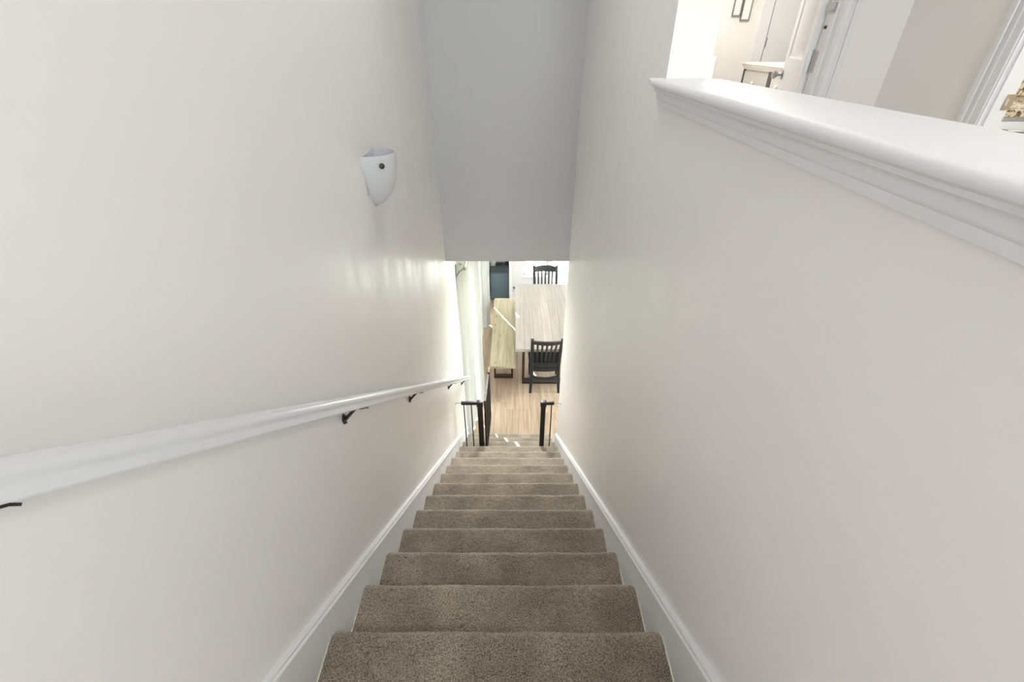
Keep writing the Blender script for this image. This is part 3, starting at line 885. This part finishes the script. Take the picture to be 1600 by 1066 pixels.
# ------------------------------------------------------------------ bin in the niche, box, outlet
bn = empty('storage_bin', (-0.265, 8.3, 0))
tag(bn, 'dark slate-blue upright bin standing in the white niche beyond the bench', 'bin')
def bpz(mb, name, m, label=None):
    o = mb.build(name, m, bn); o.location = (0.265, -8.3, 0)
    if label: o['label'] = label
bpz(MB().box((-0.450, 8.08, 0.01), (-0.080, 8.52, 0.585), 0.018, 3), 'body', M['slate'])
bpz(MB().box((-0.447, 8.085, 0.586), (-0.083, 8.515, 0.606), 0.008, 2), 'lid', M['slate_dark'], 'darker lid')
bpz(MB().box((-0.30, 8.478, 0.600), (-0.22, 8.512, 0.622), 0.006, 2), 'hinge', M['slate_dark'])
wb = MB().box((-0.447, 8.36, 0.6065), (-0.350, 8.515, 0.70), 0.006).box((-0.449, 8.358, 0.66), (-0.348, 8.517, 0.705), 0.004)
tag(wb.build('small_box', M['pad'], None, origin=(-0.40, 8.44, 0.6065)), 'small white box on the back corner of the dark bin', 'box')
dc = MB().lathe([(0.0, 0), (0.030, 0), (0.036, 0.02), (0.036, 0.05), (0.026, 0.06), (0.0, 0.062)], (-0.125, 8.455, 0.6066), (0, 0, 1), 16)
tag(dc.build('canister', M['dark_plastic'], None, origin=(-0.125, 8.455, 0.6066)), 'low dark canister on the lid of the dark bin', 'canister')
ol = empty('wall_outlet', (0.02, 8.0, 0.28))
tag(ol, 'grey wall outlet low on the far wall beyond the table corner', 'outlet')
o = MB().box((-0.018, 7.993, 0.225), (0.055, 7.9995, 0.345), 0.002, 1).build('plate', M['grey_plastic'], ol); o.location = (-0.02, -8.0, -0.28)
o = MB().box((0.004, 7.972, 0.30), (0.034, 7.9928, 0.335), 0.003, 1).build('plug', M['dark_plastic'], ol); o.location = (-0.02, -8.0, -0.28)

# ------------------------------------------------------------------ upper hall: bedroom door, casings
def casing(name, boxes, label=None):
    mb = MB()
    for a, b in boxes:
        mb.box(a, b, 0.003, 1)
    return struct(mb, name, M['trim'], label, 'trim')


zt = DH + 0.09
c1 = MB()
for xa, xb in ((D1R + 0.004, 1.735), (D1L - 0.09, D1L - 0.004)):
    c1.box((xa, 2.816, LAND), (xb, 2.8295, zt), 0.003, 1)
    o_ = xb if xa > 1 else xa
    c1.box((min(o_, o_ - 0.03 if xa > 1 else o_ + 0.03), 2.808, LAND), (max(o_, o_ - 0.03 if xa > 1 else o_ + 0.03), 2.817, zt), 0.003, 1)
    c1.box(((xa + xb) / 2 - 0.008, 2.812, LAND), ((xa + xb) / 2 + 0.006, 2.817, zt), 0.002, 1)
c1.box((D1L - 0.09, 2.816, DH), (1.735, 2.8295, zt), 0.003, 1)
struct(c1, 'trim_2', M['trim'], 'white moulded casing around the bedroom doorway', 'trim')
jb = MB().box((D1R - 0.001, 2.822, LAND), (D1R + 0.006, 2.955, DH)).box((D1R - 0.012, 2.862, LAND), (D1R, 2.90, DH)).box((D1L - 0.006, 2.822, LAND), (D1L + 0.001, 2.955, DH))
jb.box((D1L, 2.822, DH - 0.006), (D1R, 2.955, DH))
struct(jb, 'trim_6', M['trim'], 'white jamb with a door stop inside the bedroom doorway', 'trim')

d1 = empty('door_1', (1.628, 2.982, LAND + 0.012), math.radians(90 - 18.7)); d1['kind'] = 'structure'
tag(d1, 'white panelled bedroom door standing open into the bedroom', 'door')
DL, DT, DHH = 0.71, 0.040, 2.02
def door_leaf(parent, L, T, H, m):
    stl = 0.105
    px0, px1 = stl, L - stl
    rails = [(0.0, 0.23), (0.90, 1.075), (H - 0.12, H)]
    fr = MB().box((0, -T, 0), (px0, 0, H), 0.0015, 1).box((px1, -T, 0), (L, 0, H), 0.0015, 1)
    for a, b in rails:
        fr.box((px0, -T, a), (px1, 0, b))
    fr.build('door_frame', m, parent)
    for (a, b) in ((0.23, 0.90), (1.075, H - 0.12)):
        p = MB()
        # sloped moulding into a recess, then a raised field
        def ring(x0, x1, z0, z1, y): return [(x0, y, z0), (x1, y, z0), (x1, y, z1), (x0, y, z1)]
        rs = [ring(px0, px1, a, b, 0), ring(px0 + 0.012, px1 - 0.012, a + 0.012, b - 0.012, -0.009), ring(px0 + 0.026, px1 - 0.026, a + 0.026, b - 0.026, -0.010), ring(px0 + 0.05, px1 - 0.05, a + 0.05, b - 0.05, -0.003)]
        vs = [q for rr in rs for q in rr] + ring(px0, px1, a, b, -T)
        fs = [(i * 4 + j, i * 4 + (j + 1) % 4, (i + 1) * 4 + (j + 1) % 4, (i + 1) * 4 + j) for i in range(3) for j in range(4)] + [(12, 13, 14, 15), (16, 17, 18, 19)]
        p.add(vs, fs)
        p.build('panel', m, parent)
door_leaf(d1, DL, DT, DHH, M['trim'])
d1rot = Matrix.Rotation(-math.radians(90 - 18.7), 3, 'Z')
def d1_local(x, y, z):
    return d1rot @ Vector((x - 1.628, y - 2.982, z))
for hz in (0.26, 1.07, 1.80):
    h = empty('hinge'); h.parent = d1; h.location = (0, 0, hz)
    MB().box((-0.0035, -0.030, -0.052), (-0.0004, -0.001, 0.052), 0.001, 1).build('hinge_leaf', M['nickel'], h)
    MB().tube([(-0.012, -0.031, -0.057), (-0.012, -0.031, 0.057)], 0.0070, 12).build('hinge_pin', M['nickel'], h)
    vs = [d1_local(a, b, c) for a in (1.6505, 1.6535) for b in (2.912, 2.950) for c in (-0.052, 0.052)]
    MB().add(vs, [(0, 1, 3, 2), (4, 6, 7, 5), (0, 4, 5, 1), (2, 3, 7, 6), (0, 2, 6, 4), (1, 5, 7, 3)]).build('jamb_plate', M['nickel'], h)
kb = empty('knob'); kb.parent = d1; kb.location = (DL - 0.062, 0, 0.975)
MB().lathe([(0.0, 0), (0.031, 0), (0.032, 0.004), (0.026, 0.009), (0.0, 0.010)], (0, 0.0003, 0), (0, 1, 0), 20).build('rosette', M['nickel'], kb)
MB().lathe([(0.0, 0.009), (0.010, 0.009), (0.009, 0.030), (0.018, 0.036), (0.026, 0.046), (0.027, 0.056), (0.020, 0.066), (0.0, 0.069)], (0, 0, 0), (0, 1, 0), 20).build('knob_ball', M['nickel'], kb)
# small fittings on the bedroom doorway jamb
lt = empty('door_guard', (D1R - 0.012, 2.90, 4.47))
tag(lt, 'small white door guard screwed high on the bedroom doorway jamb', 'door guard')
MB().box((-0.008, -0.03, -0.02), (0.0, 0.03, 0.02), 0.003, 1).box((-0.016, -0.03, -0.022), (-0.0, 0.02, -0.012), 0.003, 1).build('plate', M['nickel'], lt)
sw = MB().lathe([(0.0, 0), (0.008, 0), (0.008, 0.006), (0.004, 0.012), (0.0, 0.012)], (D1R - 0.0015, 2.925, 4.385), (-1, 0, 0), 12)
tag(sw.build('door_bumper', M['dark_plastic'], None, origin=(D1R - 0.0015, 2.925, 4.385)), 'tiny dark bumper on the jamb above the door hinge', 'bumper')

# bathroom doorway on the right
c2 = MB()
for ya, yb, oy in ((D2F + 0.004, 2.25, 2.25), (D2N - 0.10, D2N - 0.004, D2N - 0.10)):
    c2.box((1.986, ya, LAND), (1.9995, yb, zt), 0.003, 1)
    s = -1 if oy > 2 else 1
    c2.box((1.978, min(oy, oy + s * 0.03), LAND), (1.987, max(oy, oy + s * 0.03), zt), 0.003, 1)
    c2.box((1.982, (ya + yb) / 2 - 0.012, LAND), (1.987, (ya + yb) / 2 + 0.004, zt), 0.002, 1)
c2.box((1.986, D2N - 0.1, DH), (1.9995, 2.25, zt), 0.003, 1)
struct(c2, 'trim_3', M['trim'], 'white moulded casing of the bathroom doorway at the right edge', 'trim')
j2 = MB().box((1.992, D2F - 0.001, LAND), (2.089, D2F + 0.006, DH)).box((2.012, D2F - 0.010, LAND), (2.042, D2F, DH)).box((1.992, D2N - 0.006, LAND), (2.089, D2N + 0.001, DH))
j2.box((1.992, D2N, DH - 0.006), (2.089, D2F, DH))
struct(j2, 'trim_7', M['trim'], 'white bathroom door jamb carrying the brass strike plate', 'trim')
spl = empty('strike_plate', (2.07, D2F - 0.001, 4.11))
tag(spl, 'brass strike plate on the bathroom door jamb', 'strike plate')
MB().box((-0.013, -0.0035, -0.029), (0.025, -0.0003, 0.029), 0.001, 1).build('plate', M['brass'], spl)
tag(MB().box((-0.008, -0.0042, -0.013), (0.002, -0.0034, 0.013)).build('latch_hole', M['grey_plastic'], spl), 'grey latch hole')

# ------------------------------------------------------------------ bathroom vanity
VX0, VX1, VY0, VY1 = 2.092, 3.3, 2.205, 2.772
va = empty('bathroom_vanity', (2.7, 2.5, LAND))
tag(va, 'white bathroom vanity with a speckled granite top', 'vanity')
def vp(mb, name, m, parent=None, label=None):
    o = mb.build(name, m, va if parent is None else parent)
    if parent is None: o.location = (-2.7, -2.5, -LAND)
    if label: o['label'] = label
    return o
vp(MB().box((VX0, VY0 + 0.02, LAND + 0.005), (VX1, VY1, 4.045)), 'cabinet', M['trim'])
vp(MB().box((VX0, VY0 - 0.012, 4.046), (VX1, VY1, 4.078), 0.004, 2), 'countertop', M['granite'], None, 'speckled granite countertop')
vp(MB().box((VX0, VY1 - 0.022, 4.0785), (VX1, VY1, 4.18), 0.003, 1), 'backsplash', M['granite'], None, 'speckled granite backsplash')
for i, (a, b) in enumerate(((VX0 + 0.015, VX0 + 0.39), (VX0 + 0.405, VX0 + 0.78), (VX0 + 0.795, VX1 - 0.015))):
    dr = vp(MB().box((a, VY0, 3.90), (b, VY0 + 0.0195, 4.030), 0.003, 1), 'drawer', M['trim'])
    hd = MB().tube([(a + 0.065, VY0 + 0.001, 3.992), (a + 0.065, VY0 - 0.028, 3.992), (a + 0.075, VY0 - 0.032, 3.992), (b - 0.075, VY0 - 0.032, 3.992), (b - 0.065, VY0 - 0.028, 3.992), (b - 0.065, VY0 + 0.001, 3.992)], 0.0065, 10)
    o = hd.build('handle', M['nickel'], dr); o['label'] = 'brushed nickel bar handle'
    vp(MB().box((a, VY0, LAND + 0.12), (b, VY0 + 0.0195, 3.885), 0.003, 1), 'door', M['trim'])

# ------------------------------------------------------------------ bedroom
# closet door on the back wall
d3 = empty('door_3', (2.772, 6.0, LAND + 0.012)); d3['kind'] = 'structure'
tag(d3, 'plain white closet door on the bedroom back wall', 'door')
MB().box((0.0, -0.012, 0), (0.76, -0.002, 2.02), 0.002, 1).build('door_leaf', M['trim'], d3)
MB().box((-0.010, -0.004, 0), (0.0, -0.001, 2.02)).build('hinge_gap_shade', M['frame'], d3)['label'] = 'grey strip painted as the shadow gap on the hinge side'  # shade of the door gap, put in as a grey strip
for hz in (0.25, 1.155, 1.85):
    MB().tube([(-0.008, -0.016, hz - 0.05), (-0.008, -0.016, hz + 0.05)], 0.009, 10).box((-0.028, -0.014, hz - 0.045), (0.012, -0.012, hz + 0.045)).build('hinge', M['nickel'], d3)
MB().lathe([(0.0, 0), (0.03, 0), (0.012, 0.01), (0.01, 0.03), (0.026, 0.045), (0.024, 0.06), (0.0, 0.068)], (0.70, -0.012, 0.95), (0, -1, 0), 16).build('knob', M['nickel'], d3)
struct(MB().box((2.655, 5.978, LAND), (2.76, 5.9995, zt), 0.003, 1).box((3.535, 5.978, LAND), (3.64, 5.9995, zt), 0.003, 1).box((2.655, 5.978, DH), (3.64, 5.9995, zt), 0.003, 1),
       'trim_8', M['trim'], 'white casing around the closet door in the bedroom', 'trim')
struct(MB().box((2.12, 5.975, LAND), (2.235, 5.9995, CEIL2 - 0.01), 0.004, 1).box((2.235, 5.986, LAND), (2.275, 5.9995, CEIL2 - 0.01), 0.003, 1),
       'trim_9', M['white_wall'], 'pale upright trim on the bedroom wall left of the pictures', 'trim')

def picture(x0, x1, z0, z1, label):
    p = empty('picture_frame', ((x0 + x1) / 2, 5.998, z0))
    tag(p, label, 'picture', 'narrow pictures on the bedroom wall')
    w, h = (x1 - x0) / 2, z1 - z0
    fw = 0.011
    MB().box((-w, -0.022, 0), (-w + fw, 0.0, h), 0.002, 1).box((w - fw, -0.022, 0), (w, 0, h), 0.002, 1).box((-w + fw, -0.022, 0), (w - fw, 0, fw), 0.002, 1).box((-w + fw, -0.022, h - fw), (w - fw, 0, h), 0.002, 1).build('frame', M['frame'], p)
    MB().box((-w + fw, -0.012, fw), (w - fw, -0.004, h - fw)).build('picture_mat', M['paper'], p)
picture(2.335, 2.425, 4.548, 5.05, 'narrow silver-framed picture, the higher one nearest the pale upright trim')
picture(2.432, 2.530, 4.510, 5.05, 'narrow silver-framed picture, the lower one nearest the closet door')

# chest of drawers, its front turned to the left
ch = empty('chest_of_drawers', (2.41, 5.06, LAND))
tag(ch, 'tall ivory chest of drawers with silvery drawer fronts behind the bedroom door', 'chest of drawers')
CX, CYa, CYb, CH = 2.41, 4.55, 5.54, 4.135
def cp(mb, name, m, parent=None, label=None):
    o = mb.build(name, m, ch if parent is None else parent)
    if parent is None: o.location = (-2.41, -5.06, -LAND)
    if label: o['label'] = label
    return o
cp(MB().box((CX + 0.012, CYa, LAND + 0.06), (CX + 0.45, CYb, CH - 0.05)), 'body', M['chest_white'])
cp(MB().box((CX - 0.035, CYa - 0.035, CH - 0.012), (CX + 0.47, CYb + 0.035, CH + 0.012), 0.005, 2).box((CX - 0.02, CYa - 0.02, CH - 0.03), (CX + 0.46, CYb + 0.02, CH - 0.012), 0.005, 2).box((CX - 0.006, CYa - 0.005, CH - 0.05), (CX + 0.45, CYb + 0.005, CH - 0.03), 0.003, 1), 'moulded_top', M['chest_white'])
for ya in (CYa, (CYa + CYb) / 2 - 0.14, CYb - 0.035):
    w = 0.035 if ya != (CYa + CYb) / 2 - 0.14 else 0.07
    cp(MB().box((CX - 0.004, ya, LAND + 0.06), (CX + 0.0115, ya + w, CH - 0.05), 0.002, 1), 'upright', M['chest_dark'], None, 'dark edge strip')
ymid = (CYa + CYb) / 2 - 0.14
for (ya, yb) in ((CYa + 0.04, ymid - 0.005), (ymid + 0.075, CYb - 0.04)):
    for k in range(4):
        z1 = CH - 0.062 - k * 0.215
        dr = cp(MB().box((CX - 0.002, ya, z1 - 0.20), (CX + 0.0115, yb, z1), 0.003, 1), 'drawer', M['champagne'])
        kb_ = MB().lathe([(0.0, 0), (0.009, 0), (0.008, 0.012), (0.018, 0.016), (0.018, 0.030), (0.012, 0.034), (0.0, 0.034)], (CX - 0.002, (ya + yb) / 2, z1 - 0.10), (-1, 0, 0), 8)
        kb_.build('knob', M['crystal'], dr)['label'] = 'pale faceted knob'
for (a, b) in ((CX + 0.02, CYa + 0.02), (CX + 0.40, CYa + 0.02), (CX + 0.02, CYb - 0.06), (CX + 0.40, CYb - 0.06)):
    cp(MB().box((a, b, LAND), (a + 0.04, b + 0.04, LAND + 0.06)), 'foot', M['chest_white'])

# bed with its pillow, only the pillow rises above the half wall's cap
bd = empty('bed', (1.35, 5.2, LAND))
tag(bd, 'white made bed against the bedroom back wall, behind the half wall', 'bed')
def bdp(mb, name, m):
    o = mb.build(name, m, bd); o.location = (-1.35, -5.2, -LAND)
bdp(MB().box((0.72, 3.85, LAND + 0.18), (2.17, 5.90, LAND + 0.34), 0.01), 'bed_frame', M['bed'])
bdp(MB().box((0.74, 3.87, LAND + 0.341), (2.15, 5.90, LAND + 0.64), 0.05, 4), 'mattress', M['linen'])
for a in (0.75, 2.08):
    for b in (3.9, 5.8):
        bdp(MB().box((a, b, LAND), (a + 0.06, b + 0.06, LAND + 0.18)), 'leg', M['bed'])
bdp(MB().box((0.70, 5.905, LAND), (2.19, 5.965, LAND + 0.78), 0.012), 'headboard', M['bed'])
def pillow(loc, rot, w, h, t, label):
    mb = MB(); n = 18
    for s in (1, -1):
        vs = []
        for j in range(n + 1):
            for i in range(n + 1):
                u, v = -1 + 2 * i / n, -1 + 2 * j / n
                f = ((1 - u ** 4) * (1 - v ** 4)) ** 0.5
                pin = 1 - 0.06 * (1 - abs(u) ** 2) * abs(v) ** 3
                pin2 = 1 - 0.06 * (1 - abs(v) ** 2) * abs(u) ** 3
                wr = 0.006 * noise.noise(Vector((u * 3, v * 3, s)))
                vs.append((w / 2 * u * pin2, s * (t / 2 * f + 0.002) + wr * f, h / 2 * v * pin + h / 2))
        mb.add(vs, [(j * (n + 1) + i, j * (n + 1) + i + 1, (j + 1) * (n + 1) + i + 1, (j + 1) * (n + 1) + i) for j in range(n) for i in range(n)], True)
    o = mb.build('pillow', M['linen'])
    o.location = loc; o.rotation_euler = rot
    tag(o, label, 'pillow')
pillow((1.92, 5.60, LAND + 0.655), (math.radians(-14), math.radians(4), math.radians(8)), 0.50, 0.42, 0.15, 'white pillow propped up on the bed at the bedroom wall')
